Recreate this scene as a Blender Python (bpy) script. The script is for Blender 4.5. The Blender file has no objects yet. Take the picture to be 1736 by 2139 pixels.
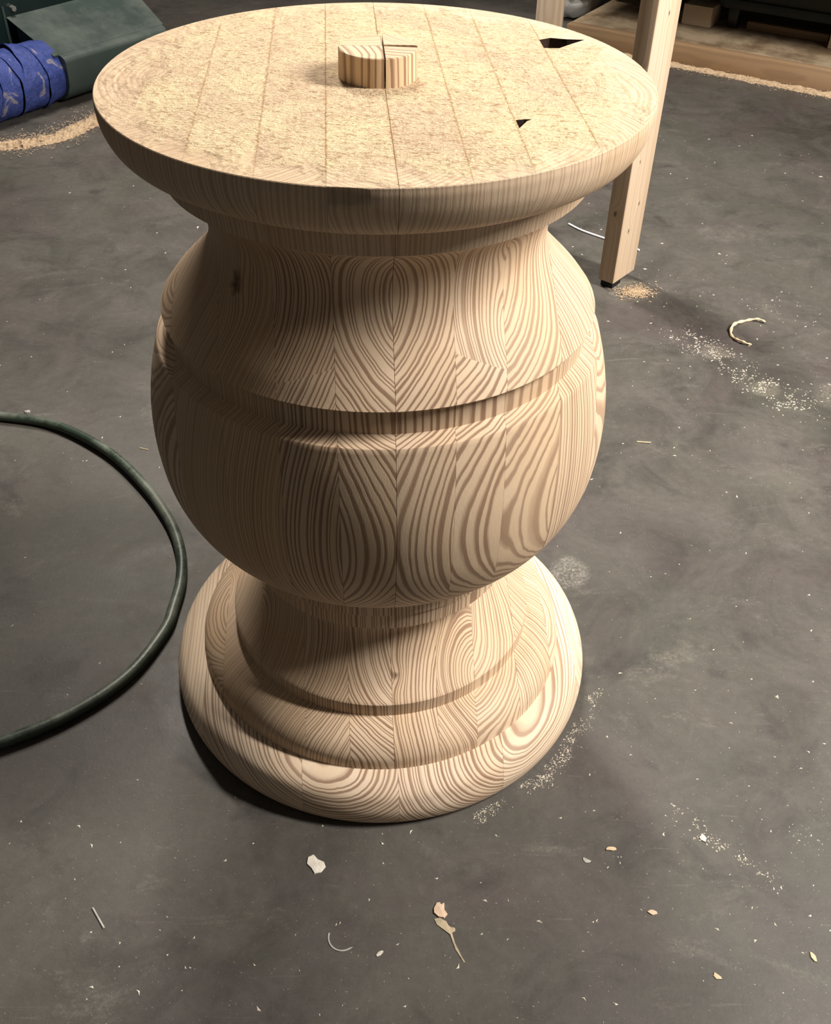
import bpy, bmesh, math, random
from mathutils import Vector, Matrix, noise as mnoise
random.seed(7)
scn = bpy.context.scene
col = scn.collection

# ------------------------------------------------------------------ camera
PITCH, ROLL, F_PX = math.radians(40.9), math.radians(1.36), 2062.6
cd = bpy.data.cameras.new('camera')
cam = bpy.data.objects.new('camera', cd); col.objects.link(cam)
fw = Vector((0, math.cos(PITCH), -math.sin(PITCH)))
rt0 = Vector((1, 0, 0)); up0 = rt0.cross(fw)
rt = math.cos(ROLL)*rt0 + math.sin(ROLL)*up0
up = -math.sin(ROLL)*rt0 + math.cos(ROLL)*up0
M = Matrix((rt, up, -fw)).transposed().to_4x4()
M.translation = Vector((0.0398, -0.8582, 0.984))
cam.matrix_world = M
cd.sensor_fit = 'HORIZONTAL'; cd.sensor_width = 36.0
cd.lens = 36.0*F_PX/1736.0
cd.clip_start = 0.02; cd.clip_end = 60
scn.camera = cam

# ------------------------------------------------------------------ light
w = bpy.data.worlds.new('world'); scn.world = w; w.use_nodes = True
bg = w.node_tree.nodes['Background']
bg.inputs[0].default_value = (1.0, 0.90, 0.78, 1); bg.inputs[1].default_value = 0.062

def area(name, loc, target, sx, sy, power, color, spread=180.):
    ld = bpy.data.lights.new(name, 'AREA'); ld.shape = 'RECTANGLE'
    ld.size, ld.size_y, ld.energy, ld.color = sx, sy, power, color
    ld.spread = math.radians(spread)        # fittings with reflectors
    o = bpy.data.objects.new(name, ld); col.objects.link(o)
    o.location = loc
    d = (Vector(target)-Vector(loc)).normalized()
    o.rotation_euler = d.to_track_quat('-Z', 'Y').to_euler()
    return o
# ceiling tube fittings of the workshop
area('work_light_key', (1.95, -0.12, 2.0), (0.85, 0.65, 0.0), 0.30, 1.0, 74, (1.0, 0.93, 0.85), 125)
area('ceiling_light_back', (-0.42, 2.1, 2.75), (0.45, 0.90, 0.20), 0.22, 1.2, 66, (1.0, 0.92, 0.82), 150)
vs = scn.view_settings
vs.view_transform = 'Standard'; vs.look = 'None'; vs.gamma = 1.0
vs.use_curve_mapping = False; vs.exposure = 0.12

# ------------------------------------------------------------------ node helpers
class NT:
    def __init__(self, name):
        self.mat = bpy.data.materials.new(name); self.mat.use_nodes = True
        self.t = self.mat.node_tree
        self.b = self.t.nodes['Principled BSDF']
    def n(self, typ, **kw):
        nd = self.t.nodes.new(typ)
        for k, v in kw.items(): setattr(nd, k, v)
        return nd
    def put(self, sock, v):
        if isinstance(v, bpy.types.NodeSocket): self.t.links.new(v, sock)
        elif v is not None: sock.default_value = v
    def math(self, op, a, b=None, c=None, clamp=False):
        nd = self.n('ShaderNodeMath', operation=op, use_clamp=clamp)
        for i, v in enumerate((a, b, c)):
            if v is not None: self.put(nd.inputs[i], v)
        return nd.outputs[0]
    def vec(self, op, a, b=None, out=0):
        nd = self.n('ShaderNodeVectorMath', operation=op)
        self.put(nd.inputs[0], a)
        if b is not None: self.put(nd.inputs[1], b)
        return nd.outputs['Value'] if op in ('LENGTH', 'DOT_PRODUCT', 'DISTANCE') else nd.outputs[0]
    def scale(self, a, s):
        nd = self.n('ShaderNodeVectorMath', operation='SCALE'); self.put(nd.inputs[0], a)
        self.put(nd.inputs['Scale'], s); return nd.outputs[0]
    def coord(self, which='Object'): return self.n('ShaderNodeTexCoord').outputs[which]
    def noise(self, v, scale, detail=3, rough=.5, dist=0., out='Fac'):
        nd = self.n('ShaderNodeTexNoise'); self.put(nd.inputs['Vector'], v)
        nd.inputs['Scale'].default_value = scale; nd.inputs['Detail'].default_value = detail
        nd.inputs['Roughness'].default_value = rough; nd.inputs['Distortion'].default_value = dist
        return nd.outputs[out]
    def noise1(self, wv, scale, detail=1):
        nd = self.n('ShaderNodeTexNoise', noise_dimensions='1D'); self.put(nd.inputs['W'], wv)
        nd.inputs['Scale'].default_value = scale; nd.inputs['Detail'].default_value = detail
        return nd.outputs['Fac']
    def ramp(self, f, stops, interp='LINEAR'):
        nd = self.n('ShaderNodeValToRGB'); self.put(nd.inputs[0], f)
        cr = nd.color_ramp; cr.interpolation = interp
        while len(cr.elements) < len(stops): cr.elements.new(0.5)
        for e, (p, c) in zip(cr.elements, stops):
            e.position = p; e.color = (c if isinstance(c, tuple) else (c, c, c)) + (1,)
        return nd.outputs[0]
    def mix(self, f, a, b, blend='MIX'):
        nd = self.n('ShaderNodeMix', data_type='RGBA', blend_type=blend)
        self.put(nd.inputs[0], f)
        for i, v in ((6, a), (7, b)):
            self.put(nd.inputs[i], v if isinstance(v, bpy.types.NodeSocket) else tuple(v)+(1,))
        return nd.outputs[2]
    def rng(self, v, a, b, c=0., d=1.):
        nd = self.n('ShaderNodeMapRange'); self.put(nd.inputs[0], v)
        for i, x in enumerate((a, b, c, d)): nd.inputs[i+1].default_value = x
        return nd.outputs[0]
    def bump(self, h, strength, dist):
        nd = self.n('ShaderNodeBump'); self.put(nd.inputs['Height'], h)
        nd.inputs['Strength'].default_value = strength; nd.inputs['Distance'].default_value = dist
        self.t.links.new(nd.outputs[0], self.b.inputs['Normal'])
    def color(self, c): self.put(self.b.inputs['Base Color'], c if isinstance(c, bpy.types.NodeSocket) else tuple(c)+(1,))
    def rough(self, r, spec=None, metal=None):
        self.put(self.b.inputs['Roughness'], r)
        if spec is not None: self.b.inputs['Specular IOR Level'].default_value = spec
        if metal is not None: self.b.inputs['Metallic'].default_value = metal

def pine(name, pith, spacing, fibre=2, seed=0., early=(.74, .57, .40), late=(.36, .22, .14),
         rough_end=False, knots=(), tilt=(0., 0.), contrast=1.0, stain=None, wob=1.0):
    """Solid pine: growth rings about a pith line that runs along axis `fibre`."""
    m = NT(name); P = m.coord()
    q = m.vec('SUBTRACT', P, tuple(pith))
    sep = m.n('ShaderNodeSeparateXYZ'); m.put(sep.inputs[0], q)
    ax = [sep.outputs[i] for i in range(3)]
    f = ax[fibre]; o1, o2 = [ax[i] for i in range(3) if i != fibre]
    o1 = m.math('ADD', o1, m.math('MULTIPLY', f, tilt[0]))
    o2 = m.math('ADD', o2, m.math('MULTIPLY', f, tilt[1]))
    cmb = m.n('ShaderNodeCombineXYZ'); m.put(cmb.inputs[0], o1); m.put(cmb.inputs[1], o2)
    m.put(cmb.inputs[2], m.math('MULTIPLY', f, 0.22))
    V = m.vec('ADD', cmb.outputs[0], (seed, seed*1.7, seed*.3))
    w1 = m.math('SUBTRACT', m.noise(V, 14, 2, .5), .5)
    w2 = m.math('SUBTRACT', m.noise(V, 90, 2, .5), .5)
    cm2 = m.n('ShaderNodeCombineXYZ'); m.put(cm2.inputs[0], o1); m.put(cm2.inputs[1], o2)
    r = m.vec('LENGTH', cm2.outputs[0])
    r = m.math('ADD', r, m.math('MULTIPLY', w1, .009*wob))
    r = m.math('ADD', r, m.math('MULTIPLY', w2, .0012*wob))
    for (kx, ky, kz, ks) in knots:
        d = m.vec('SUBTRACT', P, (kx, ky, kz)); d = m.vec('MULTIPLY', d, (1, 1, .55))
        dl = m.vec('LENGTH', d)
        r = m.math('ADD', r, m.math('MULTIPLY', m.math('POWER', 2.718, m.math('MULTIPLY', m.math('MULTIPLY', dl, dl), -1/(ks*ks*2.5))), ks*.9))
    n = m.math('DIVIDE', r, spacing)
    n = m.math('ADD', n, m.math('MULTIPLY', m.noise1(m.math('ADD', n, seed*3), .55, 1), 1.5))
    fr = m.math('FRACT', n)
    lw = m.math('MULTIPLY_ADD', m.noise1(m.math('ADD', m.math('FLOOR', n), seed), 1.3, 0), .16, .36)
    # early wood -> late wood ramps up, then stops sharply at the ring boundary
    a = m.math('DIVIDE', m.math('SUBTRACT', fr, lw), .24, clamp=True)
    b = m.math('DIVIDE', m.math('SUBTRACT', 1.0, fr), .10, clamp=True)
    k = m.math('MULTIPLY', m.math('SMOOTH_MIN', a, b, .1), 1.0, clamp=True)
    strength = m.math('MULTIPLY_ADD', m.noise(V, 16, 2), .5, .68)
    k = m.math('MULTIPLY', m.math('MULTIPLY', k, strength, clamp=True), contrast)
    fibv = m.n('ShaderNodeCombineXYZ'); m.put(fibv.inputs[0], o1); m.put(fibv.inputs[1], o2)
    m.put(fibv.inputs[2], m.math('MULTIPLY', f, .05))
    fib = m.noise(fibv.outputs[0], 1400, 2, .6)
    big = m.noise(V, 9, 2)
    e2 = tuple(c*s for c, s in zip(early, (.93, .87, .78)))
    base = m.mix(m.rng(big, .35, .7), early, e2)
    c = m.mix(k, base, late)
    c = m.mix(m.rng(fib, .35, .75, 0, .22), c, tuple(x*.62 for x in early))
    for (kx, ky, kz, ks) in knots:
        d = m.vec('MULTIPLY', m.vec('SUBTRACT', P, (kx, ky, kz)), (1, 1, .6))
        d = m.math('ADD', m.vec('LENGTH', d), m.math('MULTIPLY', m.math('SUBTRACT', m.noise(P, 160, 3), .5), ks*.9))
        c = m.mix(m.rng(d, ks*.15, ks*.75, .88, 0), c, (.06, .03, .016))
    if stain:
        (sx, sy, sz), srad, sc = stain
        d = m.vec('LENGTH', m.vec('DIVIDE', m.vec('SUBTRACT', P, (sx, sy, sz)), tuple(srad)))
        d = m.math('ADD', d, m.math('MULTIPLY', m.math('SUBTRACT', m.noise(P, 120, 3), .5), .7))
        c = m.mix(m.rng(d, .6, 1.05, .45, 0), c, sc)
    h = m.math('ADD', m.math('MULTIPLY', k, -.35), m.math('MULTIPLY', fib, .5))
    if rough_end:
        # torn, sawn end grain with a smoother turned border
        sp = m.n('ShaderNodeSeparateXYZ'); m.put(sp.inputs[0], P)
        rad = m.math('SQRT', m.math('ADD', m.math('MULTIPLY', sp.outputs[0], sp.outputs[0]), m.math('MULTIPLY', sp.outputs[1], sp.outputs[1])))
        angl = m.math('ARCTAN2', sp.outputs[1], sp.outputs[0])
        pol = m.n('ShaderNodeCombineXYZ'); m.put(pol.inputs[0], m.math('MULTIPLY', rad, 1.0)); m.put(pol.inputs[1], m.math('MULTIPLY', angl, .06))
        v2 = m.vec('ADD', m.vec('MULTIPLY', P, (.75, 1.7, 1)), (seed, 0, 0))
        spk = m.noise(v2, 270, 3, .62, .6)
        mid = m.noise(v2, 70, 4, .68, .5)
        arcs = m.noise(pol.outputs[0], 130, 4, .65)       # tool marks run round the axis
        blot = m.noise(P, 24, 3, .6, .3); patch = m.noise(m.vec('ADD', P, (4, 2, seed)), 11, 3, .6)
        torn = m.rng(m.math('ADD', rad, m.math('MULTIPLY', m.math('SUBTRACT', blot, .5), .12)), .19, .226, 1, .08)
        fuzz = m.mix(m.rng(patch, .38, .62), (.80, .635, .40), (.70, .53, .365))
        fuzz = m.mix(m.math('MULTIPLY', k, m.rng(patch, .40, .65, .0, .40)), fuzz, (.52, .32, .19))
        fuzz = m.mix(m.rng(blot, .50, .68, 0, .45), fuzz, (.60, .41, .285))
        pit = m.math('MULTIPLY', m.rng(spk, .50, .58), m.rng(m.math('ADD', m.math('MULTIPLY', mid, .55), m.math('MULTIPLY', arcs, .45)), .45, .54))
        fuzz = m.mix(m.math('MULTIPLY', pit, .62), fuzz, (.27, .15, .065))
        line = m.math('MULTIPLY', m.rng(arcs, .60, .66), m.rng(mid, .42, .6))
        fuzz = m.mix(m.math('MULTIPLY', line, .5), fuzz, (.40, .235, .10))
        cpl = m.math('MULTIPLY_ADD', sp.outputs[1], .086, sp.outputs[0])
        for sv_ in (-.1423, -.0925, -.0437, .0044, .0549, .0993, .1531):
            ds = m.math('ADD', m.math('ABSOLUTE', m.math('SUBTRACT', cpl, sv_)), m.math('MULTIPLY', m.math('SUBTRACT', mid, .5), .006))
            fuzz = m.mix(m.math('MULTIPLY', m.rng(ds, .0002, .0014, .75, 0), m.rng(spk, .40, .55, .15, 1)), fuzz, (.36, .20, .07))
        flecks = m.rng(m.noise(v2, 400, 2, .5), .57, .66, 0, .6)  # pale flecks scattered by fine noise
        fuzz = m.mix(flecks, fuzz, (.90, .76, .48))
        c = m.mix(.35, c, early)
        c = m.mix(torn, c, fuzz)
        h = m.math('MULTIPLY', fib, .3)
        h2 = m.math('ADD', m.math('MULTIPLY', spk, 1.2), m.math('ADD', m.math('MULTIPLY', mid, 1.1), m.math('MULTIPLY', arcs, .7)))
        h = m.math('ADD', h, m.math('MULTIPLY', h2, m.math('MULTIPLY', torn, 1.6)))
        m.bump(h, .75, .0020)
        m.rough(.85, .2)
    else:
        m.bump(h, .35, .0006)
        m.rough(.62, .3)
    m.color(c)
    return m.mat

def plain(name, c, rough=.6, spec=.4, metal=0., var=.25, scale=30., bump=.1, dust=None, dust_amt=.5):
    m = NT(name); P = m.coord()
    nz = m.noise(P, scale, 4, .6)
    cc = m.mix(m.rng(nz, .3, .7), tuple(x*(1-var) for x in c), tuple(x*(1+var) for x in c))
    if dust:
        d = m.noise(P, scale*.5, 6, .7); g = m.n('ShaderNodeNewGeometry')
        sp = m.n('ShaderNodeSeparateXYZ'); m.put(sp.inputs[0], g.outputs['True Normal'])
        upf = m.rng(sp.outputs[2], .15, .95)
        cc = m.mix(m.math('MULTIPLY', m.math('MULTIPLY', m.rng(d, .42, .62), upf), dust_amt), cc, dust)
    m.color(cc); m.rough(rough, spec, metal); m.bump(m.noise(P, scale*6, 3, .6), bump, .002)
    return m.mat

# ------------------------------------------------------------------ mesh helpers
def link(name, me, mat=None, parent=None, sharp=None):
    o = bpy.data.objects.new(name, me); col.objects.link(o)
    if mat is not None:
        for mm in (mat if isinstance(mat, (list, tuple)) else [mat]): me.materials.append(mm)
    if parent: o.parent = parent
    if sharp is not None:
        for p in me.polygons: p.use_smooth = True
        me.set_sharp_from_angle(angle=math.radians(sharp))
    return o
def from_bm(name, bm, mat=None, parent=None, sharp=None):
    me = bpy.data.meshes.new(name); bm.normal_update(); bm.to_mesh(me); bm.free()
    return link(name, me, mat, parent, sharp)
def tag(o, label, cat, group=None):
    o['label'] = label; o['category'] = cat
    if group: o['group'] = group
    return o
def empty(name, loc=(0, 0, 0), rz=0):
    o = bpy.data.objects.new(name, None); col.objects.link(o)
    o.location = loc; o.rotation_euler = (0, 0, rz); o.empty_display_size = .05
    return o
def catmull(pts, n):
    P = [Vector(p) for p in pts]
    P = [2*P[0]-P[1]] + P + [2*P[-1]-P[-2]]
    out = []
    for i in range(1, len(P)-2):
        a, b, c, d = P[i-1:i+3]
        for s in range(n):
            t = s/n
            out.append(.5*((2*b)+(c-a)*t+(2*a-5*b+4*c-d)*t*t+(3*b-a-3*c+d)*t**3))
    out.append(P[-2].copy())
    return out
def lathe(prof, seg=160):
    bm = bmesh.new(); rings = []
    for r, z in prof:
        if r < 1e-6: rings.append([bm.verts.new((0, 0, z))])
        else: rings.append([bm.verts.new((r*math.cos(2*math.pi*i/seg), r*math.sin(2*math.pi*i/seg), z)) for i in range(seg)])
    for A, B in zip(rings[:-1], rings[1:]):
        for i in range(seg):
            j = (i+1) % seg
            if len(A) == 1: bm.faces.new((A[0], B[i], B[j]))
            elif len(B) == 1: bm.faces.new((A[i], B[0], A[j]))
            else: bm.faces.new((A[i], B[i], B[j], A[j]))
    bmesh.ops.recalc_face_normals(bm, faces=bm.faces)
    return bm
def cut(bm, co, no):
    """keep the side against `no`, cap the cut"""
    g = bm.verts[:]+bm.edges[:]+bm.faces[:]
    bmesh.ops.bisect_plane(bm, geom=g, dist=1e-6, plane_co=co, plane_no=no, clear_outer=True)
    be = [e for e in bm.edges if e.is_boundary]
    if be: bmesh.ops.edgeloop_fill(bm, edges=be)
def box(bm, lo, hi, M=None, bevel=0.):
    r = bmesh.ops.create_cube(bm, size=1)
    vs = r['verts']
    c = [(a+b)/2 for a, b in zip(lo, hi)]; s = [b-a for a, b in zip(lo, hi)]
    for v in vs: v.co = Vector((c[0]+v.co.x*s[0], c[1]+v.co.y*s[1], c[2]+v.co.z*s[2]))
    if bevel:
        es = list({e for v in vs for e in v.link_edges})
        rr = bmesh.ops.bevel(bm, geom=es, offset=bevel, segments=2, affect='EDGES', profile=.5)
        vs = list({v for f in rr['faces'] for v in f.verts} | {v for v in vs if v.is_valid})
    if M is not None: bmesh.ops.transform(bm, matrix=M, verts=[v for v in vs if v.is_valid])
def tube(bm, pts, rad, seg=12, cap=True, rfun=None):
    pts = [Vector(p) for p in pts]; rings = []
    nrm = None
    for i, p in enumerate(pts):
        t = (pts[min(i+1, len(pts)-1)]-pts[max(i-1, 0)]).normalized()
        if nrm is None:
            nrm = t.cross(Vector((0, 0, 1)))
            if nrm.length < .01: nrm = t.cross(Vector((1, 0, 0)))
        nrm = (nrm-t*nrm.dot(t)).normalized(); bn = t.cross(nrm)
        rr = rfun(i/(len(pts)-1)) if rfun else rad
        rings.append([bm.verts.new(p+rr*(math.cos(2*math.pi*k/seg)*nrm+math.sin(2*math.pi*k/seg)*bn)) for k in range(seg)])
    for A, B in zip(rings[:-1], rings[1:]):
        for k in range(seg):
            j = (k+1) % seg; bm.faces.new((A[k], A[j], B[j], B[k]))
    if cap:
        bm.faces.new(rings[0][::-1]); bm.faces.new(rings[-1])
    bmesh.ops.recalc_face_normals(bm, faces=bm.faces)
def prism(bm, pts, z0, z1):
    lo = [bm.verts.new((x, y, z0)) for x, y in pts]; hi = [bm.verts.new((x, y, z1)) for x, y in pts]
    n = len(pts)
    bm.faces.new(lo[::-1]); bm.faces.new(hi)
    for i in range(n): bm.faces.new((lo[i], lo[(i+1) % n], hi[(i+1) % n], hi[i]))
    bmesh.ops.recalc_face_normals(bm, faces=bm.faces)
bark = plain('knot_bark', (.045, .028, .022), .9, .1, 0, .4, 300, .5)
def boolean(o, bmc, dark=False):
    me = bpy.data.meshes.new('cutter'); bmc.to_mesh(me); bmc.free()
    c = bpy.data.objects.new('cutter', me); col.objects.link(c)
    md = o.modifiers.new('cut', 'BOOLEAN'); md.object = c; md.operation = 'DIFFERENCE'; md.solver = 'EXACT'
    dg = bpy.context.evaluated_depsgraph_get()
    new = bpy.data.meshes.new_from_object(o.evaluated_get(dg))
    o.modifiers.clear(); old = o.data; o.data = new
    if dark:
        new.materials.append(bark); k_ = len(new.materials)-1
        cs = [v.co for v in me.vertices]; lo_ = [min(c[a] for c in cs)-1e-4 for a in range(3)]; hi_ = [max(c[a] for c in cs)+1e-4 for a in range(3)]
        for p in new.polygons:
            if all(lo_[a] < p.center[a] < hi_[a] for a in range(3)) and p.center.z < .7192: p.material_index = k_
    bpy.data.meshes.remove(old); bpy.data.objects.remove(c); bpy.data.meshes.remove(me)

# ------------------------------------------------------------------ floor
def floor_material():
    m = NT('sealed_concrete'); P = m.coord()
    big = m.noise(P, 1.9, 6, .62, .4); mid = m.noise(P, 7.5, 7, .68, .8); hue = m.noise(P, 4.2, 5, .6, .8)
    c = m.mix(m.rng(big, .34, .66), (.048, .0455, .0425), (.108, .103, .096))
    c = m.mix(m.rng(mid, .38, .68, 0, .6), c, (.138, .130, .121))
    c = m.mix(m.rng(hue, .50, .62, 0, .40), c, (.085, .090, .076))
    c = m.mix(m.rng(hue, .46, .36, 0, .45), c, (.096, .079, .083))
    dk = m.noise(m.vec('ADD', P, (3, 7, 0)), 8.5, 6, .66, .6)
    c = m.mix(m.rng(dk, .56, .68, 0, .55), c, (.034, .032, .032))
    fine = m.noise(P, 75, 6, .7)
    c = m.mix(m.rng(fine, .36, .64, .22, 0), c, (.03, .028, .027))
    # dusty scuffs, broken up into powder
    pw = m.rng(m.noise(P, 240, 4, .75), .40, .62, .15, 1)
    sc = m.noise(m.vec('MULTIPLY', P, (1.0, 1.5, 1)), 4.2, 10, .76, .7)
    c = m.mix(m.math('MULTIPLY', m.rng(sc, .575, .70, 0, .32), pw), c, (.40, .38, .345))
    rot = m.n('ShaderNodeMapping'); m.put(rot.inputs['Vector'], P); rot.inputs['Rotation'].default_value = (0, 0, .6); rot.inputs['Scale'].default_value = (1, 3.2, 1)
    sc2 = m.noise(rot.outputs[0], 6.0, 10, .76, .5)
    c = m.mix(m.math('MULTIPLY', m.rng(sc2, .60, .70, 0, .28), pw), c, (.42, .40, .36))
    # fine scratches
    s2 = m.noise(m.vec('MULTIPLY', P, (4, 60, 1)), 3.0, 3, .6, .5)
    c = m.mix(m.rng(s2, .66, .74, 0, .16), c, (.32, .30, .28))
    # grit and fine sawdust dots
    g1 = m.noise(P, 380, 2, .55)
    c = m.mix(m.rng(g1, .69, .73, 0, .4), c, (.46, .42, .36))
    g2 = m.noise(m.vec('ADD', P, (1.3, .2, 0)), 600, 2, .6)
    c = m.mix(m.rng(g2, .38, .30, 0, .5), c, (.022, .021, .02))
    # old glue and plaster marks with their own outline
    for (x, y, r, a, cc) in ((.262, .155, .032, .55, (.40, .39, .37)), (-.335, .055, .012, .18, (.30, .30, .28)), (.60, .76, .030, .3, (.5, .46, .38)), (.665, .64, .03, .3, (.5, .46, .38)),
                             (.47, 1.0, .05, .6, (.5, .47, .40)), (.80, .62, .06, .35, (.45, .42, .38))):
        d = m.vec('LENGTH', m.vec('SUBTRACT', P, (x, y, 0)))
        d = m.math('ADD', m.math('DIVIDE', d, r), m.math('MULTIPLY', m.math('SUBTRACT', m.noise(P, .9/r, 4, .6), .5), 1.1))
        f = m.math('MULTIPLY', m.rng(d, 1.05, .7), m.math('MULTIPLY', pw, m.rng(m.noise(P, 60, 5, .7), .36, .62, .35, 1)))
        c = m.mix(m.math('MULTIPLY', f, a), c, cc)
    c = m.mix(1.0, c, (.90, .87, .82), 'MULTIPLY')
    m.color(c)
    m.rough(m.rng(mid, .3, .7, .42, .64), .40)
    m.bump(m.math('ADD', m.math('MULTIPLY', m.noise(P, 220, 3, .6), .5), m.noise(P, 28, 4, .6)), .12, .002)
    return m.mat
bm = bmesh.new()
box(bm, (-5, -3, -.1), (5, 7, 0))
fl = from_bm('floor', bm, floor_material()); fl['kind'] = 'structure'
fl['label'] = 'dark sealed concrete workshop floor strewn with sawdust specks'

wm = plain('wall_paint', (.42, .41, .39), .9, .2, 0, .06, 3, .1)
for nm, lo, hi in (('wall_back', (-5, 6.9, 0), (5, 7.0, 3.2)), ('wall_left', (-5, -3, 0), (-4.9, 6.9, 3.2)), ('wall_right', (4.9, -3, 0), (5, 6.9, 3.2))):
    bm = bmesh.new(); box(bm, lo, hi)
    o = from_bm(nm, bm, wm); o['kind'] = 'structure'; o['label'] = 'plain grey workshop wall'

# ------------------------------------------------------------------ turned pedestal
Z0 = .984
def sec(*segs):
    out = []
    for kind, pts in segs:
        q = catmull(pts, 7) if kind == 's' else [Vector(p) for p in pts]
        for p in q:
            if not out or (out[-1]-p).length > 1e-6: out.append(p)
    return [(p.x, p.y+Z0) for p in out]
RIM = sec(('l', [(0, -.2642), (.2294, -.2642), (.2300, -.2648)]),
          ('s', [(.2300, -.2648), (.2305, -.272), (.2285, -.285), (.2215, -.298), (.209, -.3065), (.194, -.3105)]),
          ('l', [(.194, -.3105), (.190, -.3115), (.187, -.334), (0, -.334)]))
BULB = sec(('l', [(0, -.334), (.187, -.334)]),
           ('s', [(.187, -.334), (.173, -.343), (.161, -.358), (.1545, -.376), (.1545, -.394), (.162, -.412), (.178, -.429), (.1945, -.4455), (.2060, -.460)]),
           ('l', [(.2060, -.460), (.2056, -.461), (.2006, -.4615), (.2006, -.486), (.2142, -.4915), (.2150, -.4925)]),
           ('s', [(.2150, -.4925), (.2230, -.52), (.2290, -.55), (.2315, -.578), (.2310, -.606), (.2270, -.637), (.217, -.667), (.2005, -.693), (.177, -.713), (.150, -.725)]),
           ('l', [(.150, -.725), (.146, -.726), (0, -.726)]))
FOOT = sec(('l', [(0, -.726), (.157, -.726), (.157, -.7515), (.151, -.753), (.151, -.777)]),
           ('s', [(.151, -.777), (.140, -.784), (.131, -.796), (.130, -.814), (.142, -.838), (.160, -.857), (.1785, -.8703)]),
           ('l', [(.1785, -.8703), (.1789, -.8710), (.1789, -.8886)]),
           ('s', [(.1789, -.8886), (.196, -.893), (.210, -.901), (.219, -.913), (.2218, -.928)]),
           ('l', [(.2218, -.928), (0, -.928)]))
BASE = sec(('l', [(0, -.928), (.2214, -.928)]),
           ('s', [(.2214, -.928), (.236, -.931), (.249, -.939), (.2555, -.951), (.2585, -.963), (.2575, -.976), (.253, -.984)]),
           ('l', [(.253, -.984), (0, -.984)]))
ped = empty('turned_pedestal')
tag(ped, 'large turned pine pedestal with round top, bulbous body and stepped base', 'pedestal')

TILT = .086; NRM = Vector((1, TILT, 0)).normalized(); KN = math.sqrt(1+TILT*TILT)
SEAMS = [-.30, -.19, -.1423, -.0925, -.0437, .0044, .0549, .0993, .1531, .20, .30]
GAP = [0, .00005, .00005, .00006, .00010, .00018, .00007, .00006, .00010, .00005, 0]
#          pith (x, y), ring spacing, early tint
TINT = lambda c: (min(.95, c[0]*1.02), min(.9, c[1]*1.03), c[2]*1.05)
BOARDS = [((-.120, -.015), .0046, (.70, .53, .37)),
          ((-.290, .010), .0027, (.68, .51, .35)),
          ((-.205, -.080), .0029, (.70, .53, .36)),
          ((-.150, -.112), .0034, (.72, .55, .38)),
          ((.062, -.118), .0036, (.74, .57, .40)),
          ((-.055, -.120), .0040, (.75, .58, .41)),
          ((.135, -.135), .0034, (.76, .59, .42)),
          ((.035, -.085), .0040, (.75, .58, .41)),
          ((.085, -.155), .0036, (.75, .58, .41)),
          ((.115, -.025), .0046, (.75, .58, .41))]
LATE = (.285, .165, .10)
CONT = [.75, .55, .7, .95, 1.0, 1.0, .9, .8, .85, .7]
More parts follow.
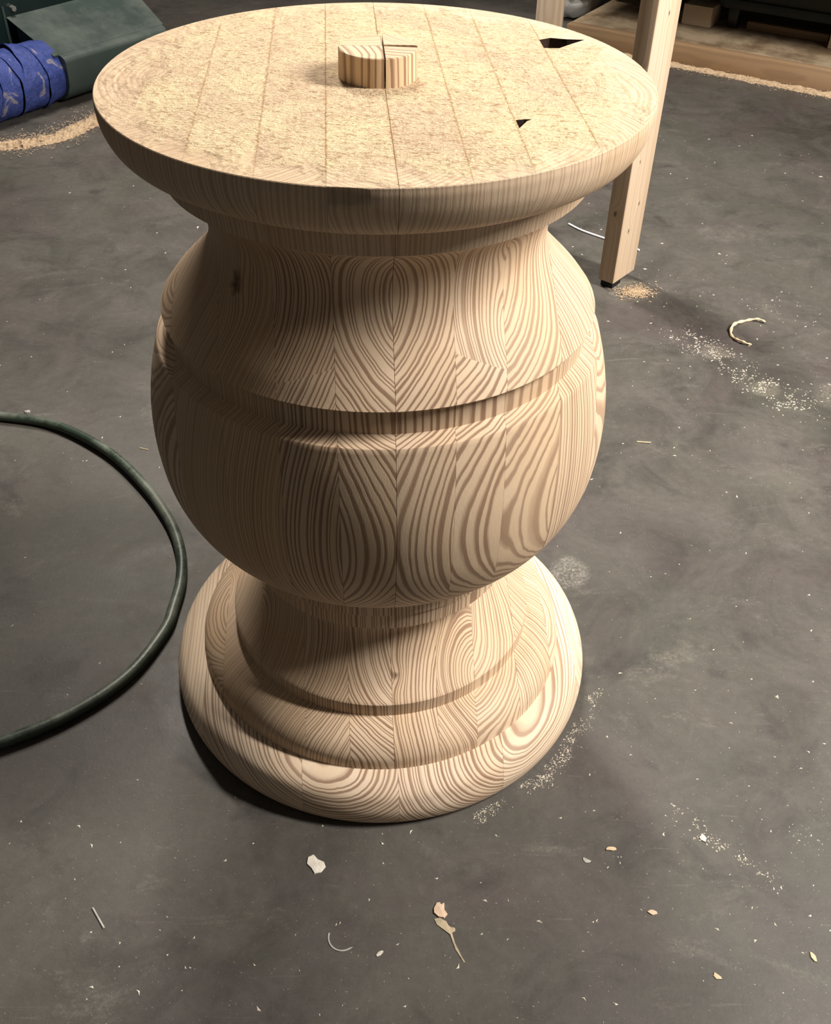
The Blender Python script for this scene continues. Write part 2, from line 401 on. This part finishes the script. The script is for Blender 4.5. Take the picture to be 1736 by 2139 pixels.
# boards jointed end to end on the shoulder: lower piece has its own pith
JOINT = {6: ((.0669, 0, .5557), (.395, 0, 1), (-.010, -.105), .0044), 3: ((-.0754, 0, .5342), (-.319, 0, 1), (-.190, -.070), .0038)}
def slab(prof, i, name, mats, g0=None, g1=None, seg=176):
    bm = lathe(prof, seg)
    a, b = SEAMS[i]+GAP[i], SEAMS[i+1]-GAP[i+1]
    cut(bm, NRM*(b/KN), NRM); cut(bm, NRM*(a/KN), -NRM)
    if not bm.faces: bm.free(); return None
    bmesh.ops.remove_doubles(bm, verts=bm.verts, dist=1e-6)
    bmesh.ops.recalc_face_normals(bm, faces=bm.faces)
    return bm
KNOT_B = [(-.1165, -.1065, .584, .0125)]      # dark knot on the shoulder
for i in range(10):
    pith, sp, early = BOARDS[i]; early = TINT(early)
    rs = 0.37*i+.21
    kn = KNOT_B if i == 2 or i == 3 else ()
    side = pine('pine_board_%d' % i, (pith[0], pith[1], 0), sp, 2, rs, early, LATE, knots=kn, contrast=CONT[i], tilt=(.010*math.sin(i*2.1), .012*math.cos(i*1.7)))
    end = pine('pine_sawn_end_%d' % i, (pith[0], pith[1], 0), sp*1.1, 2, rs, early, LATE, rough_end=True, contrast=.8)
    for nm, prof in (('rim_board', RIM), ('bulb_board', BULB), ('foot_board', FOOT)):
        bm = slab(prof, i, nm, None)
        if bm is None: continue
        if nm == 'bulb_board' and i in JOINT:
            jc, jn, jp, js = JOINT[i]
            b2 = bm.copy(); cut(b2, Vector(jc), Vector(jn).normalized()); cut(bm, Vector(jc), -Vector(jn).normalized())
            for q in (bm, b2): bmesh.ops.recalc_face_normals(q, faces=q.faces)
            lm = pine('pine_board_lower_%d' % i, (jp[0], jp[1], 0), js, 2, rs+.9, early, LATE)
            from_bm(nm, b2, lm, ped, 28)
        ztop = prof[0][1]
        mats = [side]
        if nm == 'rim_board':
            xc = (max(SEAMS[i], -.22)+min(SEAMS[i+1], .22))/2; yc = -math.sqrt(max(.0004, .053-xc*xc)); sg_ = 1 if i % 2 else -1
            # rings stand nearly square to the rim, so it shows upright stripes
            nx, ny = xc/.23, yc/.23
            pith = (xc-sg_*ny*.15-nx*.05, yc+sg_*nx*.15-ny*.05)
            rimm = pine('pine_rim_%d' % i, (pith[0], pith[1], 0), .0040, 2, rs+.5, early, LATE, contrast=.42)
            mats = [rimm, end]
            if i == 4:
                mats[0] = pine('pine_board_chipped', (pith[0], pith[1], 0), .0040, 2, rs, early, LATE, contrast=.42,
                               stain=((-.016, -.229, .713), (.028, .02, .0070), (.20, .155, .10)))
            for f in bm.faces:
                if f.normal.z > .9 and f.calc_center_median().z > ztop-1e-4: f.material_index = 1
        if nm == 'foot_board' and i == 5:
            mats = [pine('pine_board_foot_knot', (pith[0], pith[1], 0), sp, 2, rs+.3, early, LATE, knots=[(.022, -.1525, .134, .0065)])]
        o = from_bm(nm, bm, mats, ped, 28)
        if nm == 'rim_board' and i == 4:      # broken-out lip on the front of the rim
            cb = bmesh.new()
            prism(cb, [(-.046, -.2275), (-.030, -.2283), (-.012, -.2292), (-.004, -.2296), (.0052, -.2300), (.0052, -.25), (-.046, -.25)], .7045, .7300)
            boolean(o, cb)
        if nm == 'rim_board' and i == 8:      # split knot near the back edge
            cb = bmesh.new()
            prism(cb, [(0.1415, 0.0886), (0.1591, 0.0886), (0.1699, 0.101), (0.1857, 0.1172), (0.1694, 0.1174), (0.1537, 0.1206), (0.1435, 0.1138)], .704, .73)
            boolean(o, cb, True)
        if nm == 'rim_board' and i == 7:
            cb = bmesh.new()
            prism(cb, [(0.1104, -0.114), (0.1172, -0.0985), (0.1215, -0.0941), (0.1153, -0.0945), (0.1086, -0.097)], .702, .73)
            boolean(o, cb, True)

# tenon left on the axis, split into quarters by the glue lines
TEN = [(0, .7425), (.0318, .7425), (.0325, .7418), (.0330, .7198), (0, .7198)]
tp = [((-.085, -.03), .0060), ((.030, .085), .0042), ((-.03, .10), .0042), ((.09, .09), .0040)]
for k, (sx, sy) in enumerate(((-1, -1), (1, -1), (-1, 1), (1, 1))):
    bm = lathe([(r, z + (.0012 if k == 3 else 0.)*(z > .73)) for r, z in TEN], 72)
    g = .0007 if sy < 0 else .0005
    cut(bm, NRM*((.0044+sx*g)/KN), -NRM*sx); cut(bm, Vector((0, .002+sy*.0002, 0)), Vector((0, -sy, 0)))
    bmesh.ops.recalc_face_normals(bm, faces=bm.faces)
    mt = pine('pine_tenon_%d' % k, (tp[k][0][0], tp[k][0][1], 0), tp[k][1], 2, 1.1+k*.7, (.78, .60, .40), (.30, .165, .10), contrast=1.0 if sy < 0 else .55)
    from_bm('tenon_quarter', bm, mt, ped, 28)

# base ring: flat-sawn boards, fibres run front to back
BSE = [-.30, -.215, -.098, .008, .128, .235, .30]
BP = [((-.50, .12), .0036, .40), ((-.078, .125), .0040, .85), ((-.076, .125), .0041, 1.), ((.172, .125), .0041, 1.), ((.172, .125), .0041, .85), ((.50, .12), .0046, .40)]
for i in range(6):
    bm = lathe(BASE, 176)
    g = .00010
    cut(bm, NRM*((BSE[i+1]-g)/KN), NRM); cut(bm, NRM*((BSE[i]+g)/KN), -NRM)
    if not bm.faces: bm.free(); continue
    bmesh.ops.recalc_face_normals(bm, faces=bm.faces)
    (px, pz), sp, ct = BP[i]
    mt = pine('pine_base_%d' % i, (px, 0, pz), sp, 1, 2.3+i*.41, (.82, .67, .51), (.30, .175, .11), tilt=(TILT, .03 if i in (1, 2) else -.03), contrast=ct)
    from_bm('base_board', bm, mt, ped, 28)

# ------------------------------------------------------------------ green hose
hp = [(-1.25, .30), (-1.0, .46), (-.82, .505), (-.663, .489), (-.56, .466), (-.46, .401), (-.383, .319), (-.326, .237), (-.296, .170), (-.284, .112), (-.2835, .060), (-.288, .015), (-.317, -.059), (-.372, -.120), (-.445, -.166), (-.56, -.215), (-.72, -.255), (-.95, -.27)]
HR = .0078
hpts = [(p.x, p.y, HR+.0004) for p in catmull([(x, y, 0) for x, y in hp], 8)]
bm = bmesh.new(); tube(bm, hpts, HR, 16)
hm = plain('green_rubber', (.030, .050, .034), .42, .5, 0, .25, 25, .15, dust=(.30, .31, .26), dust_amt=.45)
tag(from_bm('hose', bm, hm, None, 60), 'dark green rubber hose curving across the floor left of the pedestal', 'hose')

# ------------------------------------------------------------------ timber frame at the back right
TIM = (.66, .54, .41)
def timber(name, axis, seed, pith):
    return pine(name, pith, .0042, axis, seed, TIM, (.46, .30, .18), contrast=.55, wob=.8)
fr_ = empty('timber_frame', (.435, .992, 0))
tag(fr_, 'frame of pale two-by-four timber posts standing behind the pedestal', 'frame')
ang = math.atan2(.775, .63)
def obox(name, mat, parent, loc, rz, lo, hi, bevel=.002):
    bm = bmesh.new(); box(bm, lo, hi, None, bevel)
    o = from_bm(name, bm, mat, parent, 40); o.location = loc; o.rotation_euler = (0, 0, rz)
    return o
knm = pine('post_pine', (.10, .06, 0), .0050, 2, 4.2, TIM, (.46, .30, .18), contrast=.5, wob=.8,
           knots=[(.03, 0, .12, .006), (.055, 0, .17, .005), (.030, 0, .26, .0045), (.06, 0, .36, .005), (.045, 0, .52, .005), (.0, .01, .42, .007), (.03, 0, .64, .006), (.0, .02, .16, .006)])
leg = obox('post', knm, fr_, (0, 0, 0), ang, (0, 0, .014), (.086, .036, .96))
foot = obox('gap_block', plain('gap_black', (.012, .011, .010), .7, .3), fr_, (0, 0, 0), ang, (.006, .004, 0), (.04, .032, .014), .001)  # black block fills the dark gap under the post
leg2 = obox('post', timber('post_pine_far', 2, 5.1, (.04, .10, 0)), fr_, (.385-.435, 2.560-.992, 0), -.20, (0, 0, 0), (.086, .036, .96))
# top rail joins the two posts above the picture
d = Vector((.43-.46, 2.575-1.02, 0)); L = d.length
obox('top_rail', timber('rail_pine', 0, 6.3, (0, .08, .05)), fr_, (.46-.435, 1.02-.992, 0), math.atan2(d.y, d.x), (-.02, -.02, .96), (L+.03, .018, 1.05))

# ------------------------------------------------------------------ platform with machine cabinet (back right)
PA = math.atan2(-.514, .858); PO = (.853, 2.53, 0)
pl = empty('low_platform', PO, PA)
tag(pl, 'low dusty plywood platform edged with a wooden beam on the floor at back right', 'platform')
brown = pine('beam_pine', (0, .09, .02), .006, 0, 7.7, (.34, .23, .135), (.22, .14, .08), contrast=.5)
bm = bmesh.new(); box(bm, (-.40, 0, 0), (1.1, .038, .060), None, .002); from_bm('front_beam', bm, brown, pl, 40)
bm = bmesh.new(); box(bm, (-.40, .039, .040), (1.1, .75, .058), None, .001)
from_bm('deck_panel', bm, plain('dusty_plywood', (.30, .21, .125), .8, .2, 0, .2, 14, .2, dust=(.60, .48, .33), dust_amt=.75), pl, 40)
bm = bmesh.new(); box(bm, (-.40, .039, 0), (-.365, .75, .0395), None, .002); from_bm('side_beam', bm, brown, pl, 40)
bm = bmesh.new(); box(bm, (1.06, .039, 0), (1.098, .75, .0395), None, .002); from_bm('side_beam', bm, brown, pl, 40)

mc = empty('machine_cabinet', PO, PA)
tag(mc, 'dark grey-green steel machine cabinet raised above the plywood platform', 'machine')
dkm = plain('dark_steel', (.020, .025, .022), .5, .4, 0, .2, 12, .05)
bm = bmesh.new(); box(bm, (.02, .27, .122), (1.05, .72, .85), None, .008); from_bm('cabinet_body', bm, dkm, mc, 40)
bm = bmesh.new(); box(bm, (-.41, .34, .122), (.018, .72, .85), None, .008); from_bm('cabinet_body', bm, dkm, mc, 40)  # left part added as dark backing where only underside shade shows
bm = bmesh.new(); box(bm, (.04, .262, .122), (1.03, .2695, .150), None, .002); from_bm('lower_lip', bm, dkm, mc, 40)
bm = bmesh.new(); box(bm, (-.45, -.075, .345), (1.08, .74, .372), None, .004)  # unseen slab added over the deck to keep it in shade
from_bm('shade_slab', bm, dkm, mc, 40)
bm = bmesh.new(); box(bm, (.055, .285, .0585), (.09, .32, .1215), None, .003); from_bm('steel_foot', bm, plain('foot_steel', (.05, .05, .05), .4, .5, .6), mc, 40)
for j, u0 in enumerate((-.085, .405)):
    bm = bmesh.new(); box(bm, (u0, .235, .0585), (u0+.10, .335 if j else .33, .1215), None, .003)
    o = from_bm('support_block', bm, timber('block_pine_%d' % j, 1, 8.+j, (u0+.02, 0, .16)), None, 40)
    o.location = PO; o.rotation_euler = (0, 0, PA)
    tag(o, ('short pale wood block under the cabinet, nearest the tall timber post', 'short pale wood block under the cabinet at the right picture edge')[j], 'wood block', 'support blocks under the cabinet')
bm = bmesh.new(); box(bm, (.12, .30, .0585), (.39, .33, .083), None, .002)
o = from_bm('wood_strip', bm, brown, None, 40); o.location = PO; o.rotation_euler = (0, 0, PA)
tag(o, 'long thin brown wood strip lying on the platform between the support blocks', 'wood strip')

# crumpled plastic bag behind the far post
bm = bmesh.new(); bmesh.ops.create_icosphere(bm, subdivisions=4, radius=1)
for v in bm.verts:
    n = v.co.normalized()
    q = mnoise.noise(n*2.1+Vector((3, 1, 7)))*.30 + mnoise.noise(n*5.3)*.14 + abs(mnoise.noise(n*9.7))*.10
    s = 1+q
    v.co = Vector((n.x*.105*s, n.y*.19*s, max(-.80, n.z*(1.05+.4*q))*.15))
bagm = NT('clear_plastic'); bagm.color((.80, .81, .80)); bagm.rough(.35, .5)
bagm.bump(bagm.noise(bagm.coord(), 28, 5, .65, .8), .5, .01)
o = from_bm('plastic_bag', bm, bagm.mat, None, 70); o.location = (.575, 3.14, .12); o.rotation_euler = (0, 0, PA)
tag(o, 'crumpled pale plastic bag lying behind the far timber post', 'plastic bag')

# ------------------------------------------------------------------ green machine with taped dust port (back left)
DA = math.atan2(.82, .57)          # t axis; +off points to the viewer's right
MO = (-1.030, 2.040, 0)
gm = empty('dust_machine', MO, DA)
tag(gm, 'dark green metal machine with a sloping dust chute at the back left', 'machine')
green = plain('green_enamel', (.048, .070, .064), .38, .5, 0, .12, 8, .04, dust=(.24, .25, .23), dust_amt=.30)  # grey dust on upward faces, also standing in for reflected sheen
gdark = plain('green_enamel_body', (.006, .018, .017), .4, .5, 0, .2, 8, .05)
# local axes: x = t, y = -off
def off(pts): return [(t, -o_, h) for t, o_, h in pts]
bm = bmesh.new(); box(bm, (-.75, .112, .0), (.42, .62, .75), None, .006); from_bm('cabinet_body', bm, gdark, gm, 40)
def extrude_sec(secpts, t0, t1, slant=0.):
    bm = bmesh.new(); A = []; B = []
    for o_, h in secpts:
        A.append(bm.verts.new((t0, -o_, h))); B.append(bm.verts.new((t1-slant*(o_+.1), -o_, h)))
    n = len(secpts)
    for i in range(n): bm.faces.new((A[i], A[(i+1) % n], B[(i+1) % n], B[i]))
    bm.faces.new(A[::-1]); bm.faces.new(B)
    bmesh.ops.recalc_face_normals(bm, faces=bm.faces)
    return bm
arc = [(.072+.018*math.sin(a), .118+.016*math.cos(a)) for a in [math.radians(x) for x in (15, 35, 55, 75, 90)]]
low = [(.090, .085), (.086, .055), (.072, .030), (.050, .014), (.020, .006), (-.10, .006)]
bm = extrude_sec([(-.10, .190)]+arc+low, .005, .43, .25); from_bm('chute', bm, green, gm, 35)
bm = extrude_sec([(-.112, .2065), (.066, .1375), (.066, .1345), (-.112, .2035)], -.012, .435, .25); from_bm('top_plate', bm, green, gm, 35)
bm = extrude_sec([(-.112, .235), (-.109, .235), (-.109, .10), (-.112, .10)], -.022, -.014); from_bm('flange', bm, plain('flange_edge', (.03, .045, .04), .4, .5), gm, 35)
bm = bmesh.new()
bmesh.ops.create_cone(bm, cap_ends=True, segments=6, radius1=.009, radius2=.008, depth=.010, matrix=Matrix.Translation((.012, .106, .226))@Matrix.Rotation(math.pi/2, 4, 'X'))
from_bm('bolt', bm, plain('zinc', (.5, .5, .5), .35, .5, .9), gm, 35)
bm = bmesh.new(); tube(bm, [(-.26, 0, .082), (-.1, 0, .082), (.06, 0, .082)], .0745, 40); from_bm('round_port', bm, gdark, gm, 50)

# blue masking tape wound round the port, several loose turns
def tape_mat(seed):
    m = NT('blue_tape_%d' % seed); P = m.coord()
    nz = m.noise(m.vec('ADD', P, (seed, 0, 0)), 38, 5, .65, 1.)
    c = m.mix(m.rng(nz, .3, .7), (.018, .040, .185), (.060, .085, .30))
    c = m.mix(m.rng(m.noise(m.vec('ADD', P, (0, seed, 0)), 17, 4, .6, .8), .63, .68, 0, .75), c, (.30, .27, .28))
    m.color(c); m.rough(.55, .35)
    m.bump(m.noise(P, 60, 4, .6, 1.2), .6, .006); return m.mat
rnd = random.Random(3)
TAPES = [(-.030, .070, .0785, .10, -.05), (-.082, .066, .0815, -.12, .08), (-.126, .060, .0800, .14, -.06), (-.170, .066, .0835, -.08, .10), (-.216, .060, .0810, .16, 0.)]
for k, (t0, wd, rad, ty, tz) in enumerate(TAPES):
    bm = bmesh.new(); seg = 56; rows = 5; R = []
    for s in range(rows):
        ring = []
        for q in range(seg):
            a = 2*math.pi*q/seg
            e = (s/(rows-1)-.5)*wd
            edge = (.006*mnoise.noise(Vector((math.cos(a)*2, math.sin(a)*2, k*3.1+s)))) if s in (0, rows-1) else 0
            rr = rad-.0015+.0075*(1-s/(rows-1))+.0035*mnoise.noise(Vector((math.cos(a)*2.5, math.sin(a)*2.5, s*.8+k*5)))
            ring.append(bm.verts.new((e+edge, rr*math.cos(a), rr*math.sin(a))))
        R.append(ring)
    for A, B in zip(R[:-1], R[1:]):
        for q in range(seg): bm.faces.new((A[q], A[(q+1) % seg], B[(q+1) % seg], B[q]))
    bmesh.ops.recalc_face_normals(bm, faces=bm.faces)
    bmesh.ops.solidify(bm, geom=bm.faces[:], thickness=-.0016)
    bmesh.ops.transform(bm, matrix=Matrix.Translation((t0, 0, .084))@Matrix.Rotation(ty, 4, 'Z')@Matrix.Rotation(tz, 4, 'Y'), verts=bm.verts)
    from_bm('tape_band', bm, tape_mat(k), gm, 50)
# flexible hose pushed into the taped joint
ctr = catmull([(-.225, 0, .085), (-.32, -.02, .080), (-.45, -.08, .075), (-.62, -.16, .072), (-.85, -.2, .072)], 22)
bm = bmesh.new(); tube(bm, ctr, .066, 28, True, lambda s: .064+.004*math.sin(s*220))
from_bm('flexible_hose', bm, plain('black_hose', (.014, .013, .012), .5, .4), gm, 60)

# ------------------------------------------------------------------ sawdust drifts
def drift(name, pts, width, height, seed, label):
    m = plain('sawdust_%d' % seed, (.56, .42, .28), .95, .1, 0, .28, 160, .8)
    c = catmull([(x, y, 0) for x, y in pts], 14)
    bm = bmesh.new(); rows = []
    nw = 15
    for i, p in enumerate(c):
        t = (c[min(i+1, len(c)-1)]-c[max(i-1, 0)]).normalized(); s = Vector((-t.y, t.x, 0))
        w_ = width*(.65+.55*abs(mnoise.noise(Vector((i*.21, seed, 0)))) + .25*mnoise.noise(Vector((i*.9, seed, 4))))
        w_ *= min(1, .25+min(i, len(c)-1-i)*.12)
        row = []
        for k in range(nw):
            u = k/(nw-1)*2-1
            jit = .25*mnoise.noise(Vector((i*.6, k*.5, seed)))
            q = p+s*(u+jit*(1-abs(u)*.2))*w_*.5
            h = height*max(0, (1-u*u))*(.55+.6*mnoise.noise(Vector((i*.33, k*.4, seed+9)))+.35*mnoise.noise(Vector((i*1.3, k*1.1, seed))))
            row.append(bm.verts.new((q.x, q.y, max(.0004, h) if 0 < k < nw-1 else .0002)))
        rows.append(row)
    for A, B in zip(rows[:-1], rows[1:]):
        for k in range(nw-1): bm.faces.new((A[k], A[k+1], B[k+1], B[k]))
    bmesh.ops.recalc_face_normals(bm, faces=bm.faces)
    r = random.Random(seed)
    for _ in range(int(len(c)*26)):       # loose grains on and beside the drift
        p = r.choice(c); flake(bm, p.x+r.gauss(0, width*.42), p.y+r.gauss(0, width*.42), r.uniform(.001, .0028), r, r.uniform(0, height*.5))
    o = from_bm(name, bm, m, None); o['kind'] = 'stuff'
    return tag(o, label, 'sawdust')
def flake(bm, x, y, s, r, z=0.):
    a = r.uniform(0, 6.283); l = s*r.uniform(.8, 1.9); h = s*r.uniform(.25, .6)
    ca, sa = math.cos(a), math.sin(a)
    def pt(u, v, zz): return bm.verts.new((x+ca*u-sa*v, y+sa*u+ca*v, z+.0002+zz))
    A = pt(-l, -s*.4, 0); B = pt(l, -s*.5, 0); C = pt(r.uniform(-.4, .4)*l, s*.7, 0); D = pt(0, 0, h)
    for f in ((A, B, D), (B, C, D), (C, A, D), (A, C, B)): bm.faces.new(f)
drift('sawdust_drift', [(-1.25, 1.60), (-1.066, 1.690), (-.998, 1.715), (-.935, 1.760), (-.89, 1.85), (-.85, 1.93), (-.80, 2.02)], .085, .016, 3, 'tan drift of sawdust on the floor under the green chute')
drift('sawdust_drift', [(.62, 2.640), (.75, 2.565), (.90, 2.475), (1.03, 2.395), (1.16, 2.315), (1.28, 2.240), (1.45, 2.130), (1.6, 2.05)], .055, .012, 5, 'tan drift of sawdust along the front of the low platform beam')
drift('sawdust_drift', [(.462, .982), (.482, .987), (.505, .994)], .030, .004, 8, 'small tan heap of sawdust at the foot of the near timber post')
# loose specks over the whole floor
r = random.Random(21)
bm = bmesh.new()
def clear(x, y): return math.hypot(x, y) > .262
for _ in range(3000):
    y = -.62+3.4*r.random()**1.7; x = r.uniform(-.55-.42*(y+.6), .55+.42*(y+.6))
    if not clear(x, y) or y > 1.95 or x < -.72 and y > 1.5 or abs(x-.46) < .05 and abs(y-1.02) < .06 or abs(x+.62) < .36 and any(math.hypot(x-p[0], y-p[1]) < .012 for p in hpts): continue
    if x < -.1 and r.random() < .35: continue
    s = .00045+.0016*r.random()**4
    if r.random() < .05: s *= 2.0
    flake(bm, x, y, s*(1+.25*max(0, y)), r)
for (x0, y0, x1, y1, sg, n, sz) in ((.55, .81, .63, .72, .020, 900, .0016), (.64, .68, .70, .59, .020, 800, .0016), (.345, -.235, .425, -.305, .006, 420, .0010), (.42, -.25, .53, -.25, .016, 260, .0010),
                                    (.268, -.07, .236, -.135, .006, 420, .0008), (.236, -.135, .190, -.195, .007, 700, .0009), (.190, -.195, .125, -.240, .006, 700, .0009), (.77, .62, .80, .58, .03, 160, .0016), (.30, -.33, .42, -.30, .05, 70, .0012), (.72, .95, .86, .9, .06, 90, .0018), (.45, 1.02, .55, 1.0, .05, 80, .0018)):
    for _ in range(n):
        t = r.random()*1.3-.15; x = x0+(x1-x0)*t+r.gauss(0, sg); y = y0+(y1-y0)*t+r.gauss(0, sg)
        if mnoise.noise(Vector((x*45, y*45, 1.7)))+.6*mnoise.noise(Vector((x*120, y*120, 4))) < r.uniform(-.25, .25): continue
        if clear(x, y) and not (abs(x-.455) < .045 and abs(y-1.02) < .05): flake(bm, x, y, sz*(.35+.9*r.random()**2), r)
o = from_bm('sawdust_specks', bm, plain('speck_wood', (.74, .68, .56), .9, .2, 0, .2, 60, 0)); o['kind'] = 'stuff'
tag(o, 'pale sawdust specks and crumbs scattered over the concrete floor', 'sawdust')

# ------------------------------------------------------------------ chips, shavings and litter
def chip(name, pts, loc, h, mat, label, cat='chip'):
    bm = bmesh.new(); n = len(pts)
    lo = [bm.verts.new((x, y, .0003)) for x, y in pts]
    hi = [bm.verts.new((x*.93, y*.93, h*(.7+.5*abs(mnoise.noise(Vector((x*300, y*300, 1))))))) for x, y in pts]
    c = bm.verts.new((sum(p[0] for p in pts)/n, sum(p[1] for p in pts)/n, h*1.1))
    for i in range(n):
        j = (i+1) % n
        bm.faces.new((lo[i], lo[j], hi[j], hi[i])); bm.faces.new((hi[i], hi[j], c))
    bm.faces.new(lo[::-1])
    bmesh.ops.recalc_face_normals(bm, faces=bm.faces)
    o = from_bm(name, bm, mat); o.location = (loc[0], loc[1], 0)
    return tag(o, label, cat)
def blob(rx, ry, n, seed, rot=0.):
    q = random.Random(seed); out = []
    for i in range(n):
        a = 2*math.pi*i/n; s = q.uniform(.62, 1.12); x, y = rx*s*math.cos(a), ry*s*math.sin(a)
        out.append((x*math.cos(rot)-y*math.sin(rot), x*math.sin(rot)+y*math.cos(rot)))
    return out
plaster = plain('plaster_flake', (.66, .62, .54), .9, .2, 0, .15, 90, .3)
peach = plain('peach_chip', (.70, .52, .38), .8, .2, 0, .12, 60, .3)
tan = plain('tan_glue', (.46, .38, .26), .7, .3, 0, .2, 90, .3)
straw = plain('straw_wood', (.66, .52, .34), .8, .2, 0, .15, 60, .2)
greyp = plain('grey_dried_glue', (.42, .41, .38), .6, .3, 0, .2, 80, .3)
chip('plaster_flake', [(-.010, .009), (-.004, .0125), (.001, .007), (.008, .004), (.0105, -.002), (.006, -.0085), (-.001, -.010), (-.005, -.004), (-.0105, .001)], (-.058, -.306), .0016, plaster, 'jagged off-white plaster flake on the floor in front of the pedestal base', 'flake')
chip('wood_chip', [(-.0062, .004), (-.003, .0105), (.0005, .011), (.0015, .0085), (.005, .0105), (.0052, .003), (.0085, -.002), (.005, -.0065), (-.001, -.0055), (-.006, -.001)], (.0745, -.3555), .0022, peach, 'peach-coloured flat chip at the head of a dried drip near the bottom of the floor')
dp = [(-.001, .0035), (.005, .0045), (.0115, .001), (.0135, -.003), (.0165, -.0055), (.0205, -.006), (.0205, -.0095), (.0172, -.0105), (.0185, -.016), (.0205, -.0225), (.0235, -.030), (.0300, -.0405), (.0288, -.041), (.0220, -.030), (.0192, -.0225), (.0168, -.0155), (.0145, -.0085), (.0085, -.0055), (.002, -.003)]
chip('dried_drip', dp, (.070, -.366), .0009, tan, 'tan dried drip tapering to a thin tail below the peach chip', 'dried glue')
cres = [(.015*math.cos(a), .015*math.sin(a)) for a in [math.radians(x) for x in range(165, 320, 14)]]+[(.0135*math.cos(a), .0135*math.sin(a)) for a in [math.radians(x) for x in range(305, 160, -14)]]
bm = bmesh.new(); prism(bm, cres, .0002, .0007); o = from_bm('glue_crescent', bm, greyp); o.location = (-.024, -.384, 0)
tag(o, 'thin pale crescent of dried glue on the floor left of the dried drip', 'dried glue')
chip('wood_chip', blob(.0062, .0022, 8, 4, .75), (.014, -.400), .0010, plaster, 'small pale pointed chip on the floor just right of the glue crescent')
chip('wood_chip', blob(.0062, .0027, 9, 5, .1), (.263, -.279), .0018, straw, 'small tan chip on the floor at lower right, nearest the pedestal base')
chip('wood_chip', blob(.0058, .0032, 9, 6, -.3), (.296, -.350), .0013, peach, 'small pinkish flat chip lying alone on the floor at lower right')
chip('wood_chip', blob(.0048, .0062, 9, 7, .2), (.367, -.263), .0016, plaster, 'pale crumbly chip beside the dusty streak at lower right')
chip('wood_chip', blob(.0062, .0028, 8, 8, -.5), (.234, -.293), .0010, greyp, 'grey smear-like chip next to the small tan chip at lower right')
chip('wood_chip', blob(.0060, .0030, 8, 9, -.6), (.350, -.415), .0012, straw, 'tan chip close to the bottom edge at lower right')
chip('wood_chip', blob(.0028, .0062, 8, 10, .4), (.4515, -.393), .0016, straw, 'narrow pale chip near the right picture edge at the bottom')
chip('plaster_flake', blob(.0065, .004, 8, 13, .2), (-.624, .512), .004, greyp, 'small grey lump on the floor just beyond the green hose at left', 'flake')
bm = bmesh.new(); tube(bm, [(-.012, .001, .0011), (0, 0, .0012), (.011, -.0006, .0011)], .0010, 6)
o = from_bm('wood_splinter', bm, straw); o.location = (.418, .468, 0)
tag(o, 'short straight straw-coloured splinter on the floor right of the bulbous body', 'splinter')
bm = bmesh.new(); tube(bm, [(-.007, .002, .0008), (.007, -.002, .0008)], .0008, 6)
o = from_bm('wood_splinter', bm, straw); o.location = (-.405, .418, 0)
tag(o, 'tiny straw-coloured splinter on the floor inside the green hose loop', 'splinter')
bm = bmesh.new(); tube(bm, [(-.008, .010, .0007), (.009, -.011, .0007)], .0011, 6)
o = from_bm('wood_splinter', bm, greyp); o.location = (-.276, -.370, 0)
tag(o, 'grey splinter lying slantwise on the floor at lower left', 'splinter')
cp = [(.721, .871), (.708, .879), (.690, .880), (.668, .868), (.650, .848), (.643, .824), (.648, .803), (.660, .790), (.674, .787)]
cpt = [Vector((p.x, p.y, .0035+.002*math.sin(i*.35))) for i, p in enumerate(catmull([(x, y, 0) for x, y in cp], 6))]
bm = bmesh.new(); tube(bm, cpt, .004, 8, True, lambda s: .0032*(1-.45*abs(2*s-.9))+.0007*math.sin(s*60))
tag(from_bm('wood_shaving', bm, straw, None, 60), 'curled pale wood shaving lying on the floor right of the timber post', 'shaving')
wp = [(.377, 1.301), (.403, 1.269), (.444, 1.235), (.485, 1.205), (.520, 1.175)]
bm = bmesh.new(); tube(bm, [(p.x, p.y, .0026) for p in catmull([(x, y, 0) for x, y in wp], 5)], .0024, 8)
tag(from_bm('white_cord', bm, plain('white_plastic', (.86, .87, .90), .3, .5, 0, .05), None, 60), 'thin bright white cord on the floor behind the near timber post', 'cord')
